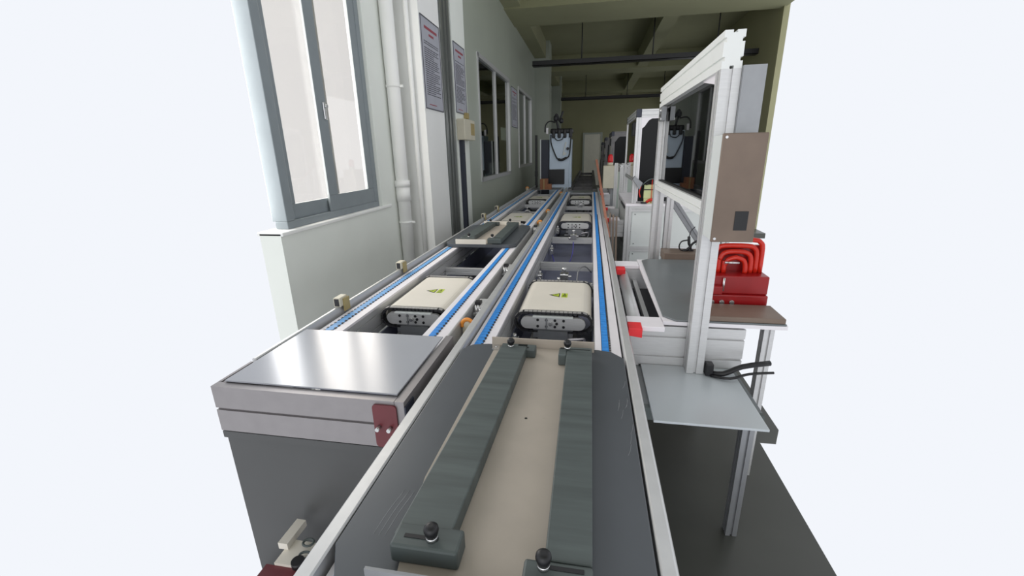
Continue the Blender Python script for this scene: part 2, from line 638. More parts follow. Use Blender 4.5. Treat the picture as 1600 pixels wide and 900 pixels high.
def poster(y0, y1, z0, z1, x, label, seed, rows, name='notice_poster'):
    rnd = random.Random(seed)
    t = thing(name, label, 'poster', (x, (y0 + y1) / 2, z0))
    mb = MB()
    mb.box(x, x + .006, y0, y1, z0, z1)
    mb.build('sheet', PAPER, t)
    mb = MB()
    e = .008
    X = x + .0062
    mb.box(X, X + .004, y0, y1, z0, z0 + e)
    mb.box(X, X + .004, y0, y1, z1 - e, z1)
    mb.box(X, X + .004, y0, y0 + e, z0, z1)
    mb.box(X, X + .004, y1 - e, y1, z0, z1)
    mb.build('border', INK, t)
    H = z1 - z0
    Wd = y1 - y0
    mb = MB()
    mb.box(X, X + .001, y0 + Wd * .18, y1 - Wd * .14, z1 - H * .12, z1 - H * .09)
    mb.build('title', REDINK, t)
    mb = MB()
    mb.box(X, X + .001, y0 + Wd * .4, y1 - Wd * .34, z1 - H * .18, z1 - H * .155)
    mb.build('subtitle', REDINK, t)
    mb = MB()
    mb.box(X, X + .001, y0 + Wd * .2, y1 - Wd * .4, z0 + H * .05, z0 + H * .06)
    mb.build('footer_line', REDINK, t)
    mb = MB()
    for r in range(rows):
        z = z1 - H * (.26 + .6 * r / rows)
        if rnd.random() < .12:
            continue
        y = y0 + Wd * .12
        end = y1 - Wd * rnd.choice((.1, .12, .2, .4))
        while y < end:
            l = rnd.uniform(.02, .09)
            mb.box(X, X + .001, y, min(y + l, end), z, z + H * .009)
            y += l + .008
    mb.build('text_lines', INK, t)
    return t


poster(4.28, 4.80, 2.03, 2.84, -1.6, 'grey notice poster with rows of text on the pillar, nearest the window', 1, 26)
poster(5.28, 5.74, 2.07, 2.83, -1.6, 'notice poster with red heading on the pier above the beige switch box', 2, 30)
poster(9.05, 9.75, 2.1, 2.85, -1.598, 'dim notice poster on the partition between the two interior windows', 3, 22)
t = thing('switch_box', 'beige switch box with a brown label below the second poster', 'box', (-1.55, 5.5, 1.75))
mb = MB()
mb.box(-1.6, -1.50, 5.27, 5.75, 1.76, 2.0, bev=.008)
mb.build('housing', BEIGE, t)
mb = MB()
mb.box(-1.502, -1.497, 5.55, 5.72, 1.82, 1.96)
mb.box(-1.499, -1.495, 5.57, 5.70, 1.885, 1.892)
mb.build('rating_label', LABELB, t)
mb = MB()
mb.box(-1.6, -1.55, 5.60, 5.68, 2.02, 2.09, bev=.004)
tag(mb.build('wall_switch', LABELB), 'small brown wall switch just above the beige switch box', 'switch')
mb = MB()
mb.box(-1.6, -1.55, 5.34, 5.42, 0.02, 1.76, bev=.004)
mb.cyl((-1.55, 5.38, 1.6), (-1.545, 5.38, 1.6), .01, n=8)
tag(mb.build('cable_duct', NAVY), 'dark purple cable duct running down below the beige switch box', 'duct')

# ================================================================== conveyors
def belt(mb, x0, x1, y0, y1, z, m, dots=(True, True), pitch=.03):
    n = int((y1 - y0) / pitch)
    for k in range(n):
        y = y0 + k * pitch
        mb.box(x0, x1, y, y + pitch * .93, z - .012, z, m)
    if dots[0] or dots[1]:
        for k in range(0, n):
            y = y0 + k * pitch + pitch * .55
            if dots[0]:
                mb.box(x0 - .004, x0 + .004, y, y + pitch * .42, z - .01, z + .0012, DARK)
            if dots[1]:
                mb.box(x1 - .004, x1 + .004, y, y + pitch * .42, z - .01, z + .0012, DARK)


def strip_rail(parent, x0, x1, b0, b1, g0, g1, side, y0, y1, beltm, dots, lab=None, zt=.852):
    """one side of a lane: hollow profile, white wear strips, chain belt, raised guard"""
    mb = MB()
    xc, wd = (x0 + x1) / 2, (x1 - x0)
    prof((xc, y0, .775), (xc, y1, .775), wd, .13, 1, 2, mb=mb)
    prof((xc, y0, .60), (xc, y1, .60), .06, .05, 1, 1, mb=mb)
    mb.build('side_rail', ALU, parent)
    mb = MB()
    mb.box(x0, b0 - .002, y0, y1, .8405, zt)
    mb.box(b1 + .002, x1, y0, y1, .8405, zt)
    mb.build('wear_strip', WHITEP, parent)
    mb = MB()
    belt(mb, b0, b1, y0, y1, zt + .003, beltm, dots)
    o = mb.build('chain_belt', beltm, parent, label=lab)
    if g0 is not None:
        mb = MB()
        mb.box(g0, g1, y0, y1, .77, .882, bev=.003)
        mb.box(g0 - .001, g1 + .001, y0, y1, .812, .818, ALUD)
        mb.build('guard_rail', ALU, parent)


YE = 8.5
L1 = thing('chain_conveyor', 'left twin-belt chain conveyor running along the window wall', 'conveyor', (-.9, 1.1, 0))
L2 = thing('chain_conveyor', 'right twin-belt chain conveyor running up the middle under the front pallet', 'conveyor', (-.17, .4, 0))


def guard(parent, g0, g1, y0, y1, z0=.77, z1=.882):
    mb = MB()
    mb.prism([(g0, z0), (g1, z0), (g1, z1 - .004), (g1 - .004, z1), (g0 + .004, z1), (g0, z1 - .004)], y0, y1, 'y')
    return mb.build('guard_rail', ALU, parent)


strip_rail(L1, -1.185, -1.075, -1.158, -1.122, None, None, -1, 1.25, 9.6, BLUEL, (True, True), 'pale blue belt with black studs')
guard(L1, -1.222, -1.204, 1.25, 10.2, .70, .888)
strip_rail(L1, -.695, -.585, -.665, -.635, None, None, 1, 1.25, 9.6, BLUE, (False, True))
guard(L1, -.583, -.570, 1.25, 9.6, .70, .862)
strip_rail(L2, -.462, -.374, -.446, -.414, None, None, -1, .42, YE, BLUE, (False, True))
guard(L2, -.505, -.470, .3, 9.2)
strip_rail(L2, .041, .140, .068, .094, None, None, 1, .42, YE, BLUE, (False, False))
guard(L2, .147, .178, .3, 9.2)
# lower flange outside of the right guard
mb = MB()
mb.box(.179, .199, .3, YE, .70, .80)
mb.box(.179, .185, .3, YE, .60, .70)
mb.build('side_flange', ALU, L2)
# fine teeth beside the far right belt
mb = MB()
for k in range(250):
    y = 1.4 + k * .016
    mb.box(.096, .103, y, y + .008, .851, .8545)
mb.build('tooth_strip', DARK, L2)
# drip trays
mb = MB()
mb.box(-1.07, -.70, 1.4, 9.6, .545, .56)
mb.box(-1.075, -1.069, 1.4, 9.6, .545, .70)
mb.box(-.70, -.694, 1.4, 9.6, .545, .70)
mb.build('drip_tray', TRAY, L1)
mb = MB()
mb.box(-.37, .035, .5, YE, .545, .56)
mb.box(-.376, -.369, .5, YE, .545, .70)
mb.box(.035, .042, .5, YE, .545, .70)
mb.build('drip_tray', TRAY, L2)
for y in (1.5, 3.9, 6.6, 9.3):
    for x in (-1.13, -.64):
        mb = prof((x, y, 0), (x, y, .575), .06, .06)
        mb.box(x - .05, x + .05, y - .05, y + .05, 0, .012)
        mb.build('leg', ALU, L1)
for y in (.7, 3.2, 5.8, 8.2):
    for x in (-.418, .09):
        mb = prof((x, y, 0), (x, y, .575), .06, .06)
        mb.box(x - .05, x + .05, y - .05, y + .05, 0, .012)
        mb.build('leg', ALU, L2)
for y in (1.75, 3.05, 4.55, 6.3, 7.2, 9.0):
    prof((-1.073, y, .74), (-.697, y, .74), .04, .05).build('cross_member', ALU, L1)
for y in (1.75, 3.35, 4.42, 6.35, 7.1, 8.35):
    prof((-.372, y, .72), (.039, y, .72), .05, .06).build('cross_member', ALU, L2)
# end plates of transfer
mb = MB()
mb.box(-.44, .13, YE + .04, YE + .5, .80, .835, bev=.004)
tag(mb.build('transfer_plate', ALUD), 'grey transfer plate bridging the end of the middle conveyor', 'plate')

# ------------------------------------------------------------------ lift transfer units
def transfer_unit(x0, x1, y0, y1, label):
    t = thing('transfer_unit', label, 'transfer unit', ((x0 + x1) / 2, (y0 + y1) / 2, .56), 'lift transfer units between the belts')
    xm = (x0 + x1) / 2
    zt = .835
    hh = .05

    def arc(cx, cz, r, a0, a1, n):
        return [(cx + r * math.cos(R(a0 + (a1 - a0) * k / n)), cz + r * math.sin(R(a0 + (a1 - a0) * k / n))) for k in range(n + 1)]
    # cover plate curved down at both ends
    ro, th = .055, .006
    out = arc(x1 - ro, zt - ro, ro, 0, 90, 7) + arc(x0 + ro, zt - ro, ro, 90, 180, 7)
    inn = arc(x0 + ro, zt - ro, ro - th, 180, 90, 7) + arc(x1 - ro, zt - ro, ro - th, 90, 0, 7)
    mb = MB()
    mb.prism(out + inn, y0 + .045, y1 - .03, 'y')
    c = mb.build('cover_plate', CREAM, t)
    # warning sticker on the cover
    cx, cy = xm + .0, (y0 + y1) / 2
    z = zt + .0003
    mb = MB()
    mb.prism([(cx - .045, cy), (cx + .015, cy - .035), (cx + .015, cy + .035)], z, z + .0006, 'z', BLACK)
    mb.prism([(cx - .030, cy), (cx + .010, cy - .025), (cx + .010, cy + .025)], z + .0007, z + .001, 'z', LIME)
    mb.box(cx - .012, cx + .004, cy - .004, cy + .004, z + .0011, z + .0014, BLACK)
    mb.box(cx + .024, cx + .058, cy - .035, cy + .035, z, z + .0006, LIME)
    mb.box(cx + .030, cx + .052, cy - .026, cy - .016, z + .0007, z + .001, BLACK)
    mb.box(cx + .030, cx + .052, cy - .006, cy + .004, z + .0007, z + .001, BLACK)
    mb.box(cx + .036, cx + .046, cy + .012, cy + .028, z + .0007, z + .001, BLACK)
    mb.build('warning_sticker', LIME, c)
    for side, yy in ((0, y0), (1, y1 - .03)):
        # chain as a stadium of links
        mb = MB()
        zc = zt - .052
        r = .048
        xl, xr = x0 + r, x1 - r
        per = []
        n = 13
        for k in range(n):
            per.append((xl + (xr - xl) * (k + .5) / n, zc + r, 0))
        for k in range(5):
            a = 90 - 180 * (k + .5) / 5
            per.append((xr + r * math.cos(R(a)), zc + r * math.sin(R(a)), a - 90))
        for k in range(n):
            per.append((xr - (xr - xl) * (k + .5) / n, zc - r, 180))
        for k in range(5):
            a = 270 - 180 * (k + .5) / 5
            per.append((xl + r * math.cos(R(a)), zc + r * math.sin(R(a)), a - 90))
        for (x, zz, a) in per:
            ca, sa = math.cos(R(a)), math.sin(R(a))
            l, h = .0135, .006
            pts = [(x + ca * u - sa * v, zz + sa * u + ca * v) for u, v in ((-l, -h), (l, -h), (l, h * .4), (l - .005, h), (-l, h))]
            mb.prism(pts, yy, yy + .03, 'y', DARK)
            pts = [(x + ca * u - sa * v, zz + sa * u + ca * v) for u, v in ((-l * .9, h - .001), (l * .5, h - .001), (l * .5, h + .002), (-l * .9, h + .002))]
            mb.prism(pts, yy + .004, yy + .027, 'y', LINK)
        mb.build('chain', DARK, t)
        mb = MB()
        q = .032
        st = arc(x1 - .062, zc, q, -90, 90, 8) + arc(x0 + .062, zc, q, 90, 270, 8)
        ya = yy - .008 if side == 0 else yy + .02
        mb.prism(st, ya, ya + .018, 'y', ALU)
        if side == 0:
            for k in range(4):
                for dz in (-.017, .017):
                    xx = xm - .075 + k * .043
                    mb.cyl((xx, ya - .003, zc + dz), (xx, ya + .002, zc + dz), .007, n=10, m=BLACK)
            mb.box(xm - .10, xm + .10, ya - .006, ya + .02, zc + .030, zc + .037, CABW)
            mb.box(xm - .035, xm - .028, ya - .004, ya, zc - .03, zc + .03, ALUD)
            mb.cyl((xm - .01, ya - .014, zc), (xm - .01, ya, zc), .010, n=12, m=STEEL)
            mb.cyl((xm + .02, ya - .005, zc), (xm + .02, ya, zc), .007, n=12, m=BLACK)
        mb.build('side_plate', ALU, t)
    mb = MB()
    mb.box(xm - .10, xm + .10, y0 + .002, y1 - .01, zt - .135, zt - .09)
    mb.box(xm - .075, xm + .075, y0 - .012, y0 + .02, zt - .155, zt - .095, ALUD)
    mb.box(xm - .12, xm + .12, y0 + .03, y1 - .05, zt - .17, zt - .157, ALU)
    mb.build('mount_block', ALUD, t)
    mb = MB()
    for dx in (-.06, .06):
        mb.cyl((xm + dx, (y0 + y1) / 2, .561), (xm + dx, (y0 + y1) / 2, zt - .17), .014, n=12)
    mb.box(xm - .1, xm + .1, (y0 + y1) / 2 - .06, (y0 + y1) / 2 + .06, .561, .58)
    mb.build('lift_cylinder', STEEL, t)
    mb = MB()
    mb.tube([(xm + .07, y0 + .0, zt - .14), (xm + .13, y0 - .02, zt - .125), (xm + .16, y0 + .03, zt - .15), (xm + .12, y0 + .1, zt - .26)], .006)
    mb.build('air_hose', WHITEP, t)
    return t


transfer_unit(-1.062, -.705, 1.96, 2.58, 'nearest lift transfer unit on the left lane with cream cover')
transfer_unit(-.352, .030, 1.99, 2.56, 'nearest lift transfer unit on the middle lane just beyond the front pallet')
transfer_unit(-.345, .030, 4.95, 5.62, 'second lift transfer unit on the middle lane, with the looped blue tube before it')
transfer_unit(-1.062, -.705, 4.92, 5.66, 'second lift transfer unit on the left lane, behind the far pallet')
transfer_unit(-.345, .030, 7.35, 7.95, 'farthest lift transfer unit on the middle lane')
transfer_unit(-1.062, -.705, 7.35, 7.95, 'farthest lift transfer unit on the left lane, before the brown carton')


def stopper(x, y, z, label):
    t = thing('pallet_stopper', label, 'stopper', (x, y, z), 'pneumatic pallet stoppers')
    mb = MB()
    mb.box(x - .03, x + .03, y - .04, y + .04, .74 if z > .73 else .561, z + .05, bev=.004)
    mb.build('body', STEEL, t)
    mb = MB()
    mb.box(x - .008, x + .008, y - .03, y + .0, z + .05, z + .09)
    mb.cyl((x - .014, y - .02, z + .085), (x + .014, y - .02, z + .085), .014, n=14)
    mb.build('stop_lever', STEEL, t)
    mb = MB()
    mb.cyl((x - .05, y - .02, z + .01), (x - .02, y - .02, z + .01), .014, n=12)
    mb.cyl((x + .02, y - .02, z + .03), (x + .05, y - .02, z + .03), .01, n=12)
    mb.build('fitting', STEEL, t)
    return t


stopper(-.16, 2.97, .72, 'silver pallet stopper right behind the near middle cover')
stopper(-.15, 4.40, .74, 'silver pallet stopper in front of the second middle transfer unit')
stopper(-.14, 7.1, .74, 'silver pallet stopper before the farthest middle transfer unit')
stopper(-.90, 6.3, .74, 'silver pallet stopper on the left lane beyond the far pallet')
# tubes
mb = MB()
mb.tube([(-.15, 4.33, .72), (-.15, 4.25, .64), (-.17, 4.05, .585), (-.22, 3.92, .57), (-.29, 3.92, .575), (-.33, 4.0, .64), (-.36, 4.05, .70)], .005)
tag(mb.build('air_tube', TUBEB), 'violet-blue air tube looping over the dark tray in the middle lane', 'tube')
mb = MB()
mb.tube([(.03, 3.3, .69), (-.02, 3.25, .75), (-.07, 3.15, .73), (-.06, 3.0, .6), (.0, 2.85, .58), (.03, 2.8, .62)], .005)
tag(mb.build('air_tube', ALUD), 'grey air tube curling beside the right belt behind the near cover', 'tube')
mb = MB()
mb.tube([(-.33, 2.95, .70), (-.30, 2.85, .74), (-.26, 2.78, .70), (-.25, 2.7, .6)], .005)
tag(mb.build('air_tube', WHITEP), 'white air tube bending down by the left rail of the middle lane', 'tube')
for k, (x, y, z) in enumerate(((-.34, 4.0, .70), (-.34, 3.0, .72), (.025, 2.6, .76), (-.34, 4.75, .76), (-.34, 1.9, .70))):
    mb = MB()
    mb.box(x - .018, x + .018, y - .03, y + .03, z - .03, z + .03, bev=.004)
    mb.cyl((x, y - .045, z), (x, y - .02, z), .011, n=12)
    mb.cyl((x, y, z + .03), (x, y, z + .055), .009, n=12)
    tag(mb.build('air_fitting', STEEL), ['silver air fitting at the left end of the looped blue tube',
        'silver air fitting on the left rail behind the near middle cover', 'silver air fitting at the right rear corner of the near middle cover',
        'silver air fitting on the left rail beside the second middle unit', 'silver air fitting just left of the near middle side plate'][k], 'fitting')
# sensors on the left guard
for k, (x, y) in enumerate(((-1.215, 1.84), (-1.215, 2.56), (-1.215, 4.86), (-1.215, 5.6))):
    t = thing('sensor', ['nearest cream sensor block on the left guard rail', 'second cream sensor block, by the foot of the drainpipe',
                         'third cream sensor block, beside the far pallet', 'farthest cream sensor block on the left guard rail'][k], 'sensor', (x, y, .882), 'sensor blocks on the left guard rail')
    mb = MB()
    mb.box(x - .014, x + .022, y - .035, y + .035, .888, .935, bev=.004)
    mb.build('housing', BEIGE, t)
    mb = MB()
    mb.box(x - .008, x + .016, y - .0375, y - .0345, .893, .930)
    mb.build('lens', BLACK, t)
    mb = MB()
    mb.box(x + .022, x + .028, y - .01, y + .04, .860, .925)
    mb.build('bracket', LABELB, t)
# stop blocks between lanes
for k, (y, lab) in enumerate(((1.96, 'nearest black-topped sensor bracket between the two lanes'), (2.71, 'black-topped sensor bracket between the lanes level with the bare left tray'),
                              (4.3, 'black-topped sensor bracket between the lanes beside the far pallet'))):
    t = thing('sensor_bracket', lab, 'bracket', (-.53, y, .7), 'sensor brackets between the lanes')
    mb = MB()
    mb.box(-.566, -.505, y + .03, y + .16, .80, .855, bev=.01)
    mb.build('bracket_arm', ALU, t)
    mb = MB()
    mb.box(-.550, -.520, y - .005, y + .03, .875, .89)
    mb.build('sensor_head', BLACK, t)
    mb = MB()
    mb.cyl((-.545, y, .80), (-.545, y, .875), .004, n=8)
    mb.cyl((-.528, y, .80), (-.528, y, .875), .004, n=8)
    mb.box(-.56, -.505, y - .01, y + .012, .82, .83)
    mb.cyl((-.528, y - .01, .85), (-.51, y - .01, .85), .01, n=12)
    mb.build('screws', STEEL, t)
for k, (x, y, z) in enumerate(((-.537, 1.77, .845), (-.537, 4.75, .845), (-.537, 5.7, .845), (-.537, 8.3, .845), (-1.27, 8.9, .90))):
    t = thing('orange_button', ['nearest orange ring button between the lanes', 'second orange ring button between the lanes',
                                'third orange ring button between the lanes', 'farthest orange ring button between the lanes',
                                'orange button at the far end of the left guard rail'][k], 'button', (x, y, z), 'orange ring buttons along the conveyor')
    mb = MB()
    pts = [(x + .026 * math.cos(R(a)), y, z + .026 * math.sin(R(a))) for a in range(-10, 230, 24)]
    mb.tube(pts, .009, n=10, smooth=2)
    mb.build('ring', ORANGE, t)
    mb = MB()
    mb.cyl((x, y - .01, z), (x, y + .03, z), .016, n=16)
    mb.box(x - .026, x + .026, y + .0, y + .03, z - .11, z - .01, bev=.004)
    mb.build('base', BEIGE, t)

# ------------------------------------------------------------------ pallets with fixture
def pallet(label, labp):
    t = thing('pallet', label, 'pallet', (-.165, 1.0, .857))
    x0, x1, y0, y1 = -.464, .141, .50, 1.50
    c = .06
    mb = MB()
    mb.prism([(x0 + .04, y0), (x1 - .05, y0), (x1, y0 + c), (x1, y1 - c), (x1 - c * .7, y1 - .012), (x1 - .09, y1), (x0 + .09, y1), (x0 + .03, y1 - .015), (x0, y1 - c), (x0, y0 + .07)], .8565, .8845, 'z')
    mb.build('base_board', PALM, t, bevel=.003)
    mb = MB()
    mb.prism([(-.315, .52), (-.055, .52), (-.055, 1.47), (-.338, 1.47), (-.353, .76), (-.335, .62)], .8846, .890, 'z')
    mb.cyl((-.105, 1.03, .8895), (-.105, 1.03, .8905), .004, n=12, m=None)
    ip = mb.build('inner_plate', INNER, t)
    mb = MB()
    mb.cyl((-.155, 1.02, .8901), (-.155, 1.02, .8906), .004, n=12)
    mb.build('dowel_hole', BLACK, ip)
    # side bars
    mb = MB()
    mb.prism([(-.338, .57), (-.232, .57), (-.206, 1.40), (-.300, 1.40)], .891, .93, 'z')
    mb.build('side_bar', BARM, t, bevel=.003)
    mb = MB()
    mb.prism([(-.056, .56), (.026, .56), (.026, 1.385), (-.062, 1.385)], .8905, .93, 'z')
    mb.build('side_bar', BARM, t, bevel=.003)

    def block(bx0, bx1, by0, by1, sx0, sx1, kx, ky, z1=.93):
        mb = MB()
        mb.box(bx0, bx1, by0, by1, .8906, z1, bev=.005 if bx1 - bx0 > .05 else .003)
        b = mb.build('end_block', BARM, t)
        mb = MB()
        mb.box(sx0, sx1, ky - .004, ky + .004, z1 + .0005, z1 + .0012)
        mb.build('slot', BLACK, b)
        mb = MB()
        mb.lathe((kx, ky, z1 + .001), [(.007, 0), (.007, .010), (.012, .012), (.014, .020), (.013, .026), (.009, .030), (.004, .031)], n=18, m=BLACK)
        mb.cyl((kx, ky, z1 + .001), (kx, ky, z1 + .008), .011, n=16, m=STEEL)
        mb.build('knob', BLACK, t)
    block(-.336, -.208, .545, .597, -.315, -.25, -.262, .568, .932)
    block(-.09, .027, .500, .558, -.045, .012, -.056, .545, .932)
    block(-.245, -.174, 1.385, 1.43, -.27, -.20, -.265, 1.40, .925)
    block(-.089, -.062, 1.345, 1.40, -.085, -.05, -.060, 1.395, .932)
    mb = MB()
    mb.box(-.30, -.206, 1.401, 1.425, .8906, .925)
    mb.box(-.062, .026, 1.386, 1.42, .8906, .926)
    mb.build('clamp_strip', BARM, t)
    mb = MB()
    mb.box(-.062, .02, 1.402, 1.406, .9262, .9268)
    mb.build('slot', BLACK, t)
    mb = MB()
    mb.box(-.352, .035, 1.472, 1.478, .8846, .925)
    mb.box(-.352, .035, 1.478, 1.496, .8846, .889)
    mb.build('end_stop', INNER, t, label='cream upright strip across the far end')
    mb = MB()
    mb.box(-.36, -.10, .498, .504, .8846, .925)
    mb.box(-.36, -.10, .504, .518, .8846, .889)
    mb.build('end_stop', ALUD, t, label='upright strip across the near end, shade put into its grey')  # darker metal stands in for shadow on the near upright
    mb = MB()
    mb.box(-.345, -.318, 1.435, 1.47, .8906, .896)
    mb.cyl((-.331, 1.455, .896), (-.331, 1.455, .8975), .005, n=10)
    mb.build('tab', STEEL, t)
    mb = MB()
    rnd = random.Random(5)
    for k in range(9):
        y = .90 + rnd.random() * .35
        x = .10 + rnd.random() * .03
        d = rnd.uniform(.004, .012)
        mb.tube([(x, y, .8845), (x + d * .6, y + .02, .8845), (x + d, y + .045, .8845)], .0006, n=5)
    for k in range(3):
        x = -.40 + k * .012
        mb.tube([(x, .60, .8845), (x + .004, .66, .8845), (x + .014, .72, .8845)], .0006, n=5)
    mb.build('scratches', ALUD, t)
    return t


P1 = pallet('large grey pallet with two dark bars filling the foreground of the middle lane', 0)
P2 = clone(P1, (-.727, 2.87, 0), 'smaller-looking grey pallet farther up the left lane beside the pillar')
for o in list(P2.children):                      # the far pallet's near upright is a pale strip, free of the painted shade
    if o.name.startswith('end_stop'):
        o.material_slots[0].link = 'OBJECT'
        o.material_slots[0].material = CREAM
        o['label'] = 'pale upright end strip'

# ------------------------------------------------------------------ near cover at the end of the left lane
t = thing('end_cover', 'polished pale end cover box of the left lane with maroon corner plate', 'cover', (-.87, 1.06, 0))
mb = MB()
mb.box(-1.19, -.572, 1.09, 1.53, .8835, .8885)
mb.build('cover_sheet', COVER, t)
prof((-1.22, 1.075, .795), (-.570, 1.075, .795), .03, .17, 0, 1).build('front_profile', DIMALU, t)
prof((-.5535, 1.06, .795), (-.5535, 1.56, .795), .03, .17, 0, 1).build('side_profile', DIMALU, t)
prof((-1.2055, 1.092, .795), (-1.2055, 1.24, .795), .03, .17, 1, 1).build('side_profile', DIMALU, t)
mb = MB()
mb.prism(rrect(-.642, -.5625, .714, .868, .012), 1.0535, 1.0595, 'y')
p = mb.build('corner_plate', MAROON, t)
for x in (-.624, -.586):
    mb = MB()
    mb.cyl((x, 1.034, .790), (x, 1.0535, .790), .0065, n=12)
    mb.build('bolt', STEEL, p)
mb = MB()
mb.box(-.5383, -.5335, 1.06, 1.125, .71, .862)
p = mb.build('corner_plate', NAVY, t)
for y in (1.08, 1.108):
    mb = MB()
    mb.cyl((-.5335, y, .79), (-.520, y, .79), .005, n=12)
    mb.build('bolt', STEEL, p)
mb = MB()
mb.box(-1.22, -.55, 1.075, 1.081, 0.0, .70)
mb.box(-1.22, -.55, 1.062, 1.09, .68, .705)
mb.build('skirt_panel', SKIRT, t)
# something on the floor at the bottom left: a small bracket assembly
t = thing('machine_bracket', 'cream bracket assembly with rings and maroon foot at the bottom left corner', 'bracket', (-.9, .96, .0))
mb = MB()
mb.box(-.97, -.80, .90, .99, .33, .345)
mb.box(-.99, -.955, .95, 1.05, .345, .37)
mb.box(-.86, -.80, .98, 1.02, .345, .36)
mb.build('bracket_plate', CREAM, t)
mb = MB()
mb.tube([(-.895 + .018 * math.cos(R(a)), .975 + .014 * math.sin(R(a)), .36) for a in range(0, 360, 45)], .004, closed=True)
mb.tube([(-.875 + .02 * math.cos(R(a)), .93 + .012 * math.sin(R(a)), .36) for a in range(0, 360, 45)], .004, closed=True)
mb.cyl((-.845, 1.0, .345), (-.845, 1.0, .375), .014, n=14)
mb.build('ring', BARM, t)
mb = MB()
mb.cyl((-.885, .905, .345), (-.885, .905, .365), .02, n=16)
mb.build('foot_knob', BLACK, t)
mb = MB()
mb.box(-1.0, -.84, .84, .90, 0.0, .335)
mb.build('foot', MAROON, t)

# ================================================================== right side: station 1
def roller_transfer(yo, label):
    t = thing('roller_transfer', label, 'roller conveyor', (.27, 1.8 + yo, .65), 'roller transfers with red caps')
    mb = MB()
    for ya, yb in ((1.815, 1.94), (2.89, 3.01)):
        mb = MB()
        mb.box(.187, .343, ya + yo, yb + yo, .836, .859, bev=.003)
        mb.build('end_bar', WHITEP, t)
    for ya in (1.80, 2.79):
        mb = MB()
        mb.prism([(.186, .826), (.245, .818), (.245, .862), (.186, .862)], ya + yo - .02, ya + yo + .06, 'y')
        mb.build('red_cap', REDC, t, label='red end cap', bevel=.003)
    mb = MB()
    mb.cyl((.238, 1.97 + yo, .80), (.238, 2.87 + yo, .80), .032, n=24)
    r = mb.build('roller', ALU, t)
    mb = MB()
    mb.cyl((.238, 1.955 + yo, .80), (.238, 1.972 + yo, .80), .026, n=20)
    mb.cyl((.238, 2.868 + yo, .80), (.238, 2.885 + yo, .80), .026, n=20)
    mb.build('roller_end', DARK, r)
    mb = MB()
    mb.box(.303, .328, 1.96 + yo, 2.88 + yo, .74, .765)
    mb.build('slide_rail', ALU, t)
    mb = MB()
    mb.box(.205, .42, 1.95 + yo, 2.89 + yo, .69, .70)
    mb.box(.205, .40, 2.885 + yo, 2.89 + yo, .70, .835, ALU)
    mb.build('well', DARK, t)
    for yb in (1.912, 2.95):
        prof((.205, yb + yo, .735), (.70 if yo == 0 else .395, yb + yo, .735), .04, .195, 1, 2, nt=.011, dp=.012).build('side_beam', ALU, t)
    mb = MB()
    mb.cyl((.23, 1.865 + yo, .80), (.23, 1.892 + yo, .80), .012, n=12)
    mb.build('fitting', STEEL, t)
    for (x, y) in ((.23, 1.912), (.23, 2.95)):
        prof((x, y + yo, .631 if (yo == 0 and y < 2) else 0), (x, y + yo, .637), .045, .045).build('leg', ALU, t)
    return t


roller_transfer(0, 'nearest roller transfer with red caps between the right belt and the grey table')
roller_transfer(3.2, 'second roller transfer with red caps, beside the white machine cabinet')
roller_transfer(6.35, 'farthest roller transfer with red caps, in front of the beige box')

t = thing('work_table', 'low machine table with dark grey clipped-corner top inside the near guard', 'table', (.7, 2.4, 0))
mb = MB()
mb.prism([(.352, 1.95), (.40, 1.893), (.86, 1.893), (.86, 3.06), (.42, 3.06), (.372, 3.02)], .8585, .866, 'z')
mb.build('table_top', PLATEG, t, bevel=.002)
mb = MB()
mb.box(.345, .865, 1.893, 3.07, .84, .8575)
mb.build('top_edge', WHITEP, t)
for (x, y) in ((.83, 2.0), (.83, 2.88), (.76, 2.6)):
    prof((x, y, 0), (x, y, .84), .045, .045).build('leg', ALU, t)
mb = MB()
mb.box(.53, .95, 3.08, 3.25, .845, .905, bev=.004)
mb.box(.56, .92, 3.18, 3.25, 0, .845)
tag(mb.build('brown_block', BROWN), 'brown metal block along the rear edge of the grey table', 'block')
mb = MB()
mb.box(.53, .855, 1.895, 2.075, .8665, .89, bev=.004)
tag(mb.build('brown_slab', BROWN), 'brown metal slab on the grey table in front of the red clamp', 'slab')

# base board and lower shelf
t = thing('base_board', 'pale grey board lying at the foot of the near guard post', 'board', (.45, 1.6, .63))
mb = MB()
mb.box(.262, .66, 1.435, 1.888, .6305, .6405, bev=.002)
mb.build('sheet', BOARDW, t)
t = thing('lower_frame', 'grey lower shelf with dark edge under the pale board', 'shelf', (.5, 1.8, 0))
mb = MB()
mb.box(.20, .68, 1.56, 2.9, .612, .630)
mb.build('shelf_plate', PLATEG, t)
mb = MB()
mb.box(.20, .68, 1.535, 1.56, .575, .630)
mb.build('shelf_edge', BARM, t)
for (x, y) in ((.65, 1.6), (.65, 2.85), (.30, 2.2)):
    prof((x, y, 0), (x, y, .61), .045, .045).build('leg', ALUD, t)


def chamfer_pane(parent, y0, y1, z0, z1, x, c0, c1):
    mb = MB()
    mb.prism([(y0, z0), (y1, z0), (y1, z1), (y0 + c0, z1), (y0, z1 - c1)], x - .004, x + .004, 'x')
    return mb


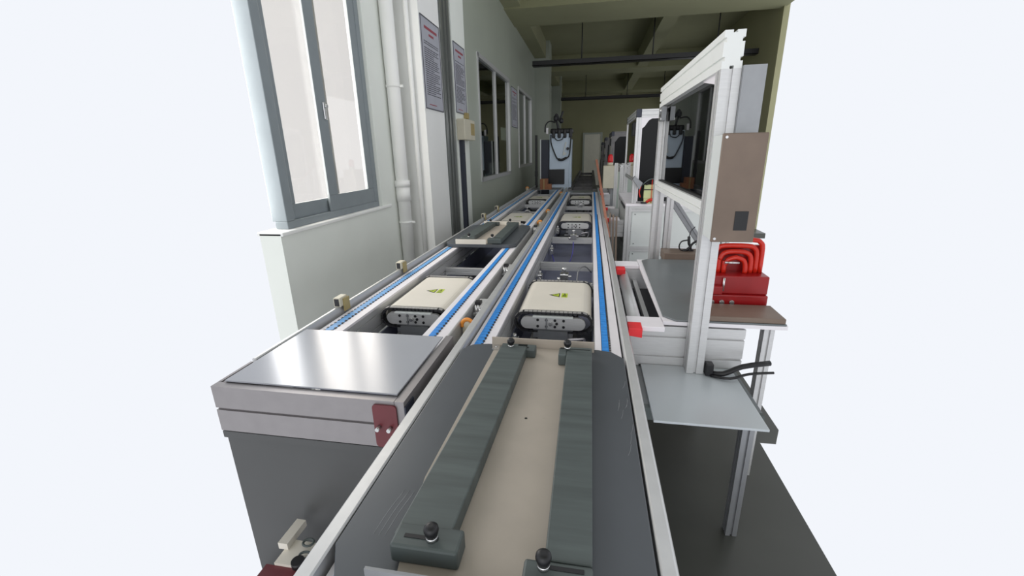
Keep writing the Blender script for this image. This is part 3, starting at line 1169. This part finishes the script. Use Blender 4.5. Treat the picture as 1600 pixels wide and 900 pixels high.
# ---- near guard frame
GX = .487
t = thing('machine_guard', 'tall aluminium safety guard with dark window, nearest on the right', 'guard', (GX, 2.6, .64))
p2y, p1y = 1.855, 3.28
for (y, zb, nm) in ((p2y, .642, 'near'), (p1y, .0, 'far')):
    mb = MB()
    if nm == 'near':
        prof((GX, y, zb), (GX, y, 1.874), .07, .07, 1, 1, mb=mb, nt=.012)
    else:
        prof((GX, y, zb), (GX, y, 1.874), .07, .07, 1, 1, mb=mb, nt=.018, dp=.02)
    mb.build('post', ALU, t)
mb = MB()
prof((GX, p2y - .035, 1.936), (GX, p1y + .035, 1.936), .07, .124, 1, 2, mb=mb, nt=.014)
mb.build('top_beam', GUARDW, t)
mb = MB()
prof((GX, p2y + .035, 1.363), (GX, p1y - .035, 1.363), .06, .06, 1, 1, mb=mb)
mb.build('bottom_beam', GUARDW, t)
mb = MB()
mb.prism([(p2y + .036, 1.50), (p2y + .036, 1.874), (p2y + .30, 1.874), (p2y + .10, 1.84), (p2y + .065, 1.78), (p2y + .06, 1.52)][::-1], GX - .02, GX - .008, 'x')
mb.build('corner_gusset', WHITEP, t)
mb = MB()
mb.box(GX - .004, GX + .004, p2y + .036, p1y - .036, 1.394, 1.874)
mb.build('window_pane', G_DARK, t)
mb = MB()
for a, b, c, d in ((p1y - .10, p1y - .085, 1.394, 1.84), (p1y - .06, p1y - .036, 1.394, 1.874)):
    mb.box(GX - .016, GX - .005, a, b, c, d)
mb.box(GX - .016, GX - .005, p2y + .06, p1y - .06, 1.394, 1.403, BLACK)
mb.build('inner_strip', ALU, t)
mb = MB()
mb.box(GX - .045, GX - .016, p1y - .17, p1y - .06, 1.78, 1.865, ALUD)
mb.cyl((GX - .05, p1y - .11, 1.845), (GX - .016, p1y - .11, 1.845), .012, n=12, m=STEEL)
mb.cyl((GX - .05, p1y - .11, 1.815), (GX - .016, p1y - .11, 1.815), .008, n=12, m=BLACK)
mb.box(GX - .05, GX - .04, p1y - .15, p1y - .08, 1.785, 1.798, STEEL)
mb.build('latch', ALUD, t)
# cross ties to a rear frame
mb = MB()
prof((.57, p1y, 0), (.57, p1y, 1.28), .05, .05, mb=mb)
prof((GX + .036, p1y, 1.30), (1.0, p1y, 1.30), .05, .05, mb=mb)
prof((.975, p1y, 0), (.975, p1y, 1.27), .05, .05, mb=mb)
mb.build('rear_tie', ALU, t)
mb = MB()
prof((.56, p1y + .06, 1.30), (.95, p1y + .06, .75), .05, .04, up=(0, 1, 0), mb=mb)
mb.build('diagonal_brace', ALUD, t)

# ---- control box on the near post
t = thing('control_box', 'white-sided control box with brown front fixed to the near guard post', 'control box', (.53, 1.75, 1.265))
bx0 = .452
by0, by1 = 1.688, 1.819
mb = MB()
mb.box(bx0 + .002, .598, by0 + .014, by1, 1.270, 1.645)
mb.build('side_housing', CABW, t)
mb = MB()
mb.box(bx0, .60, by0, by0 + .013, 1.265, 1.65, bev=.003)
f = mb.build('front_plate', BROWN, t)
for z in (1.278, 1.637):
    mb = MB()
    mb.cyl((bx0 + .012, by0 - .003, z), (bx0 + .012, by0, z), .005, n=10)
    mb.build('screw', STEEL, f)
mb = MB()
mb.box(.525, .57, by0 - .002, by0 - .0003, 1.31, 1.38)
mb.build('display', BLACK, f)
mb = MB()
mb.box(.523, .60, 1.80, 1.82, 1.60, 1.88)
mb.build('backing_panel', ALUD, t)

# ---- red toggle clamp fixture
t = thing('red_clamp', 'glossy red clamp fixture with four nested arched bars on the grey table', 'clamp', (.78, 2.35, .866))
cx, z0 = .69, .8665
mb = MB()
mb.box(.575, .85, 2.10, 2.34, z0, z0 + .06, bev=.006)
mb.box(.58, .85, 2.115, 2.30, z0 + .06, z0 + .15, bev=.006)
mb.box(.592, .64, 2.085, 2.115, z0 + .065, z0 + .105, bev=.004)
b = mb.build('clamp_base', REDD, t)
mb = MB()
for x in (.60, .645, .69):
    mb.cyl((x, 2.09, z0 + .025), (x, 2.10, z0 + .025), .011, n=14)
mb.cyl((.645, 2.10, z0 + .08), (.645, 2.10, z0 + .145), .005, n=10)
mb.build('bolts', STEEL, b)
for k in range(4):
    xa, xb = .588 + k * .024, .83 - k * .024
    zt_ = z0 + .31 - k * .028
    y = 2.20 - k * .006
    zb = z0 + .15
    mb = MB()
    mb.tube([(xa, y, zb), (xa, y, zb + .06), (xa + .002, y, zt_ - .04), (xa + .014, y, zt_ - .012), (xa + .045, y, zt_), (xb - .045, y, zt_), (xb - .014, y, zt_ - .012), (xb - .002, y, zt_ - .04), (xb, y, zb)], .0115, n=12)
    mb.build('arched_bar', REDG, t)
mb = MB()
mb.box(.59, .83, 2.225, 2.24, z0 + .15, z0 + .28)
mb.build('back_plate', REDD, t)
mb = MB()
mb.cyl((.64, 2.2, z0 + .32), (.64, 2.2, z0 + .345), .007, n=10)
mb.cyl((.655, 2.16, z0 + .205), (.72, 2.16, z0 + .205), .006, n=10)
mb.build('pin', STEEL, t)

# ---- black cables
mb = MB()
cyb = 3.16
mb.tube([(.70, cyb, 1.01), (.705, cyb, .96), (.715, cyb, .94), (.695, cyb, .915), (.668, cyb, .908)], .010, n=8)
mb.tube([(.77, cyb, .985), (.735, cyb, .965), (.718, cyb, .94), (.722, cyb, .92), (.735, cyb, .909)], .008, n=8)
mb.tube([(.70, cyb, .985), (.655, cyb, .975), (.64, cyb, .94), (.655, cyb, .912), (.70, cyb, .909), (.74, cyb, .912)], .005, n=8)
mb.tube([(.70, cyb, 1.0), (.71, cyb, 1.05), (.735, cyb, 1.08)], .003, n=6)
tag(mb.build('black_cable', BLACK), 'black looped cable with plugs standing on the brown block', 'cable')
mb = MB()
mb.tube([(.545, 1.83, .648), (.60, 1.80, .66), (.68, 1.82, .69), (.8, 1.85, .70)], .012, n=8)
mb.tube([(.55, 1.80, .648), (.62, 1.77, .655), (.7, 1.79, .672), (.8, 1.8, .68)], .006, n=8)
mb.box(.528, .56, 1.80, 1.84, .643, .70, bev=.004)
tag(mb.build('black_cable', BLACK), 'black cable bundle behind the foot of the near guard post', 'cable')

# ================================================================== station 2
t = thing('machine_cabinet', 'white panelled aluminium machine cabinet behind the near guard', 'cabinet', (.8, 5.0, 0))
cx0, cx1, cy0, cy1, zt = .40, 1.30, 5.0, 6.4, 1.03
mb = MB()
mb.box(cx0, cx1, cy0, cy1, zt - .03, zt, bev=.004)
mb.build('worktop', WHITEP, t)
mb = MB()
for x in (cx0 + .035, cx1 - .035):
    for y in (cy0 + .03, cy1 - .03):
        prof((x, y, 0), (x, y, zt - .03), .07, .06, 1, 1, mb=mb)
for z in (zt - .06, .515, .06):
    for y in (cy0 + .03, cy1 - .03):
        prof((cx0 + .07, y, z), (cx1 - .07, y, z), .06, .06, mb=mb)
    for x in (cx0 + .035, cx1 - .035):
        prof((x, cy0 + .06, z), (x, cy1 - .06, z), .06, .06, mb=mb)
mb.build('cabinet_frame', ALU, t)
for a, b in ((.545, zt - .09), (.09, .485)):
    mb = MB()
    mb.box(cx0 + .075, cx1 - .075, cy0 + .012, cy0 + .018, a, b)
    pn = mb.build('front_panel', CABW, t)
    for x in (cx0 + .11, cx1 - .11):
        for z in (a + .03, b - .03):
            mb = MB()
            mb.cyl((x, cy0 + .006, z), (x, cy0 + .012, z), .006, n=8)
            mb.build('screw', BARM, pn)
    mb = MB()
    mb.box(cx0 + .012, cx0 + .018, cy0 + .06, cy1 - .06, a, b)
    mb.build('side_panel', CABW, t)
mb = MB()
mb.box(cx0 - .003, cx0 + .003, cy0 + .15, cy0 + .75, zt - .075, zt - .045)
mb.build('vent', BLACK, t)


def small_guard(x0, x1, y0, y1, z0, z1, label, lm=ALU, tw=.05):
    t = thing('guard_box', label, 'guard', (x0, y0, z0), 'boxed guards on the machine cabinets')
    for x in (x0 + tw / 2, x1 - tw / 2):
        for y in (y0 + tw / 2, y1 - tw / 2):
            prof((x, y, z0), (x, y, z1 - tw * 1.6), tw, tw, 1, 1).build('post', lm, t)
            mb = MB()
            mb.box(x - tw * .55, x + tw * .55, y - tw * .55, y + tw * .55, z1 - tw * 1.6, z1 + .003, bev=.006)
            mb.build('corner_cap', NAVY, t)
    for y in (y0 + tw / 2, y1 - tw / 2):
        prof((x0 + tw, y, z1 - tw * .8), (x1 - tw, y, z1 - tw * .8), tw, tw * 1.6, 1, 2).build('beam', lm, t)
    for x in (x0 + tw / 2, x1 - tw / 2):
        prof((x, y0 + tw, z1 - tw * .8), (x, y1 - tw, z1 - tw * .8), tw, tw * 1.6, 1, 2).build('beam', lm, t)
    zl = z0 + (z1 - z0) * .25
    prof((x0 + tw / 2, y0 + tw, zl), (x0 + tw / 2, y1 - tw, zl), tw * .7, tw * .7).build('lower_beam', lm, t)
    a0, a1 = x0 + tw, x1 - tw
    b0, b1 = z0 + .02, z1 - tw * 1.6
    c = min(.11, (a1 - a0) * .28)
    mb = MB()
    yy = y0 + .012
    mb.box(a0, a1, yy, yy + .006, b0, b1, SMOKE)
    mb.build('dark_window', SMOKE, t)
    mb = MB()
    e = .014
    mb.prism([(a0, b0), (a0 + e, b0), (a0 + e, b1 - c), (a0 + e + c * .2, b1 - c * .85), (a0 + c * .7, b1 - c * .3), (a0 + c, b1 - e),
              (a1 - c, b1 - e), (a1 - c * .7, b1 - c * .3), (a1 - e - c * .2, b1 - c * .85), (a1 - e, b1 - c), (a1 - e, b0), (a1, b0), (a1, b1), (a0, b1)], yy - .008, yy - .001, 'y')
    mb.build('window_surround', WHITEP if lm == ALU else lm, t)
    mb = MB()
    mb.box(x0 + .01, x0 + .016, y0 + tw, y1 - tw, zl + .03, z1 - tw * 1.6)
    mb.build('side_window', G_DARK, t)
    mb = MB()
    mb.box(x0 - .02, x0 + .012, y0 + tw + .05, y0 + tw + .25, z1 - .26, z1 - .12, bev=.004)
    mb.build('switch', BLACK, t)
    return t


small_guard(.462, 1.25, 5.03, 6.36, 1.032, 2.01, 'second boxed guard on the white cabinet, with dark chamfered window')
# beside the guard: tilted grey bracket, dark handle, posts
mb = MB()
prof((.435, 6.46, 0), (.435, 6.46, 1.36), .05, .05, mb=mb)
prof((.38, 6.9, 0), (.38, 6.9, 1.42), .05, .05, mb=mb)
prof((.47, 6.7, 0), (.47, 6.7, 1.42), .05, .05, mb=mb)
prof((.435, 6.46, 1.385), (.435, 7.0, 1.385), .05, .05, mb=mb)
tag(mb.build('post_frame', ALU), 'thin aluminium post frame left of the second guard, beside the beige box', 'frame')
mb = MB()
mb.prism([(.455, 1.30), (.475, 1.33), (.56, 1.26), (.53, 1.19)], 4.93, 5.02, 'y')
o = mb.build('tilted_bracket', ALUD)
tag(o, 'tilted grey bracket on the left post of the second guard', 'bracket')
# yellow-green box with tubes
t = thing('valve_box', 'pale yellow-green valve box with red tubes on the white cabinet', 'box', (.68, 4.98, 1.03))
vx, vy = .60, 5.0 - .0
o_ = .005
mb = MB()
mb.box(.585, .70, 4.99, 5.028, 1.045 + .04, 1.235, bev=.006)
mb.box(.59, .69, 4.995, 5.028, 1.032, 1.085)
mb.build('housing', YGREEN, t)
mb = MB()
mb.box(.584, .701, 4.985, 4.99, 1.178, 1.188)
mb.build('seam', BLACK, t)
mb = MB()
for x in (.665, .69, .70):
    mb.tube([(x, 4.98, 1.04), (x, 4.975, 1.15), (x, 4.98, 1.26), (x + .004, 5.0, 1.30)], .004)
mb.tube([(.55, 4.985, 1.10), (.535, 4.985, 1.16), (.55, 4.985, 1.22)], .007)
mb.build('red_tube', REDG, t)
mb = MB()
mb.tube([(.54, 4.985, 1.21), (.58, 4.985, 1.25), (.63, 4.985, 1.29), (.69, 4.985, 1.30)], .006)
mb.build('grey_tube', BARM, t)
mb = MB()
mb.box(.56, .62, 4.97, 5.02, 1.032, 1.05)
mb.cyl((.545, 4.985, 1.245), (.565, 4.985, 1.225), .01, n=8)
mb.cyl((.60, 4.985, 1.24), (.62, 4.985, 1.245), .01, n=8)
mb.build('connector', BLACK, t)
mb = MB()
mb.tube([(.62, 5.0, 1.045), (.65, 4.985, 1.07), (.70, 4.985, 1.075), (.73, 5.0, 1.045)], .016, n=10)
mb.lathe((.675, 4.985, 1.06), [(.022, 0), (.03, .01), (.028, .022), (.016, .03)], n=14)
tag(mb.build('red_coupling', REDG), 'small red hose coupling at the foot of the yellow-green valve box', 'coupling')

# leaning copper-brown bar and bundle
mb = MB()
p0, p1 = Vector((.262, 4.62, .655)), Vector((.0715, 6.0, 1.487))
p0 = Vector((.215, 4.62, .72))
mb.sweep([(-.014, -.007), (.014, -.007), (.014, .007), (-.014, .007)], p0, p1)
tag(mb.build('leaning_bar', COPPER), 'long copper-brown bar leaning upward beside the right belt', 'bar')
for k, (a, b) in enumerate((((.240, 4.66, .0), (.232, 4.965, .93)), ((.275, 4.64, .0), (.268, 4.965, .91)), ((.31, 4.62, .0), (.305, 4.965, .89)))):
    mb = MB()
    mb.sweep([(-.010, -.007), (.010, -.007), (.010, .007), (-.010, .007)], a, b)
    tag(mb.build('short_bar', BROWN), ['short brown bar leaning by the second red cap, leftmost of three', 'short brown bar leaning by the second red cap, middle of three',
                                       'short brown bar leaning by the white cabinet, rightmost of three'][k], 'bar', 'short brown bars by the second red cap')
# beige box with red beacon
t = thing('terminal_box', 'beige terminal box on a pedestal beyond the leaning bar', 'box', (.32, 7.2, 0))
mb = MB()
mb.box(.20, .43, 7.2, 7.5, 1.02, 1.37, bev=.008)
mb.build('housing', BEIGE, t)
mb = MB()
prof((.36, 7.35, 0), (.36, 7.35, 1.02), .06, .06, mb=mb)
mb.build('pedestal', ALUD, t)
t = thing('beacon', 'red warning beacon standing on the beige terminal box', 'beacon', (.31, 7.3, 1.37))
mb = MB()
mb.lathe((.305, 7.3, 1.37), [(.045, 0), (.045, .045), (.04, .05)], n=20)
mb.build('base', BEIGE, t)
mb = MB()
mb.lathe((.305, 7.3, 1.42), [(.042, 0), (.044, .03), (.04, .09), (.028, .118), (.01, .125)], n=20)
mb.build('lens', REDLENS, t)

# far stations
def far_station(x0, x1, y0, y1, z1, label, glabel):
    t = thing('machine_cabinet', label, 'cabinet', (x0, y0, 0))
    mb = MB()
    mb.box(x0, x1, y0, y1, 0.05, 1.33, bev=.01)
    mb.build('body', FARP, t)
    mb = MB()
    mb.box(x0 + .06, x1 - .06, y0 - .006, y0 - .0003, .2, 1.2)
    mb.build('front_panel', GREENP, t)
    mb = MB()
    mb.box(x0 - .0, x1, y0, y1, 0, .05)
    mb.build('plinth', DARK, t)
    small_guard(x0 + .02, x1 - .02, y0 + .02, y1 - .02, 1.331, z1, glabel, FARP, .05)


far_station(.36, 1.0, 9.0, 10.2, 1.95, 'third machine cabinet up the right row, behind the beacon', 'third boxed guard, above the red beacon')
far_station(.32, 1.0, 11.6, 12.8, 1.92, 'fourth machine cabinet up the right row', 'fourth boxed guard, partly hidden behind the third')
far_station(.30, 1.0, 14.2, 15.4, 1.85, 'fifth machine cabinet up the right row, farthest', 'farthest boxed guard up the right row')

# far conveyor
t = thing('far_conveyor', 'dim grey conveyor section continuing to the back wall beyond the robot cabinet', 'conveyor', (-.17, 9.2, 0))
for x in (-.42, .09):
    prof((x, 9.25, .78), (x, 18.5, .78), .08, .14, 1, 2).build('side_rail', FARP, t)
for y in (9.3, 10.2, 11.2, 12.4, 13.6, 15, 17):
    prof((-.38, y, .78), (.05, y, .78), .09, .08).build('cross_member', FARP, t)
mb = MB()
mb.box(-.38, .05, 9.25, 18.5, .4, .42)
mb.build('drip_tray', TRAY, t)
for y in (9.6, 12.5, 15.5, 18.3):
    for x in (-.42, .09):
        prof((x, y, 0), (x, y, .71), .06, .06).build('leg', FARP, t)

# ================================================================== robot cabinet at the end of the left lane
ry = 9.72
t = thing('robot_cabinet', 'tall blue-grey robot control cabinet at the far end of the left lane', 'cabinet', (-.65, ry, 0))
mb = MB()
mb.box(-.895, -.465, ry, ry + .5, .0, 1.97, bev=.01)
mb.box(-.463, -.42, ry + .02, ry + .5, 0, 1.85)
mb.build('body', ROBB, t)
mb = MB()
mb.box(-.90, -.56, ry - .03, ry - .001, .92, 1.235)
mb.cyl((-.81, ry - .036, 1.17), (-.81, ry - .03, 1.17), .012, n=10, m=None)
mb.build('black_panel', BLACK, t)
mb = MB()
mb.prism([(-.61, 1.52), (-.53, 1.54), (-.53, 1.58), (-.575, 1.59), (-.525, 1.79), (-.555, 1.80)][::-1], ry - .02, ry - .002, 'y')
mb.cyl((-.50, ry - .04, 1.66), (-.50, ry - .002, 1.66), .03, n=14, m=DARK)
mb.build('hook_bracket', CABW, t)
t2 = thing('side_cabinet', 'dark navy side cabinet with pale edge left of the robot cabinet', 'cabinet', (-1.0, ry, 0))
mb = MB()
mb.box(-1.075, -.91, ry, ry + .45, 0, 1.85)
mb.build('body', NAVY, t2)
mb = MB()
mb.box(-1.10, -1.076, ry, ry + .03, 0, 1.86)
mb.build('edge_strip', CABW, t2)
mb = MB()
mb.box(-1.22, -1.17, ry + .1, ry + .15, 0, 1.95)
mb.box(-1.225, -1.165, ry + .09, ry + .16, 1.08, 1.2)
tag(mb.build('black_post', BLACK), 'thin black post against the partition left of the side cabinet', 'post')
t = thing('jointed_robot', 'black jointed robot arm folded on top of the blue-grey cabinet', 'robot arm', (-.65, ry + .2, 1.97))
mb = MB()
mb.box(-.88, -.40, ry - .02, ry + .35, 1.971, 2.07, bev=.03)
mb.build('base', BLACK, t)
mb = MB()
for k in range(4):
    x = -.84 + k * .12
    mb.box(x, x + .07, ry - .06, ry + .0, 1.88, 2.06, bev=.02)
mb.build('bellows', BLACK, t)
mb = MB()
mb.tube([(-.72, ry + .1, 2.07), (-.74, ry + .1, 2.18), (-.78, ry + .08, 2.28), (-.76, ry + .1, 2.36), (-.72, ry + .1, 2.30), (-.69, ry + .08, 2.22), (-.66, ry + .1, 2.30), (-.62, ry + .1, 2.42)], .022, n=10)
mb.lathe((-.77, ry + .08, 2.22), [(.03, 0), (.05, .03), (.045, .1), (.02, .12)], n=14)
mb.lathe((-.65, ry + .08, 2.18), [(.03, 0), (.045, .03), (.04, .08), (.02, .1)], n=14)
mb.build('upper_arm', DARK, t)
mb = MB()
mb.tube([(-.78, ry + .05, 2.20), (-.90, ry + .02, 2.22), (-.98, ry, 2.14), (-.99, ry, 2.0)], .014, n=8)
mb.build('cable_arc', BLACK, t)
mb = MB()
mb.box(-.965, -.925, ry - .0, ry + .05, 1.97, 2.09)
mb.build('white_flange', WHITEP, t)
mb = MB()
mb.tube([(-.86, ry - .04, 1.95), (-.86, ry - .05, 1.80), (-.80, ry - .05, 1.62), (-.72, ry - .05, 1.46), (-.64, ry - .05, 1.44), (-.50, ry - .05, 1.48), (-.46, ry - .05, 1.56), (-.44, ry - .05, 1.80), (-.43, ry - .04, 2.0)], .014, n=8)
mb.tube([(-.70, ry - .05, 1.445), (-.62, ry - .055, 1.43), (-.52, ry - .05, 1.475)], .026, n=8)
mb.tube([(-.78, ry - .05, 1.88), (-.72, ry - .06, 1.83), (-.62, ry - .06, 1.85), (-.60, ry - .05, 1.9)], .010, n=8)
tag(mb.build('cable_loop', BLACK), 'black cable loop hanging down the front of the blue-grey cabinet', 'cable')
# brown carton
t = thing('carton', 'brown cardboard carton standing at the end of the left lane', 'carton', (-.95, 9.0, .86))
mb = MB()
mb.box(-1.02, -.87, 9.02, 9.25, .86, 1.07)
mb.box(-.868, -.79, 9.02, 9.2, .86, .965)
mb.build('box_body', CARD, t)
mb = MB()
mb.box(-.95, -.93, 9.014, 9.018, .86, 1.07)
mb.build('tape', LABELB, t)
mb = MB()
mb.box(-1.18, -.60, 8.98, 9.55, .838 + .018, .8585)
tag(mb.build('end_plate', ALUD), 'thin grey plate under the brown carton across the left lane', 'plate')
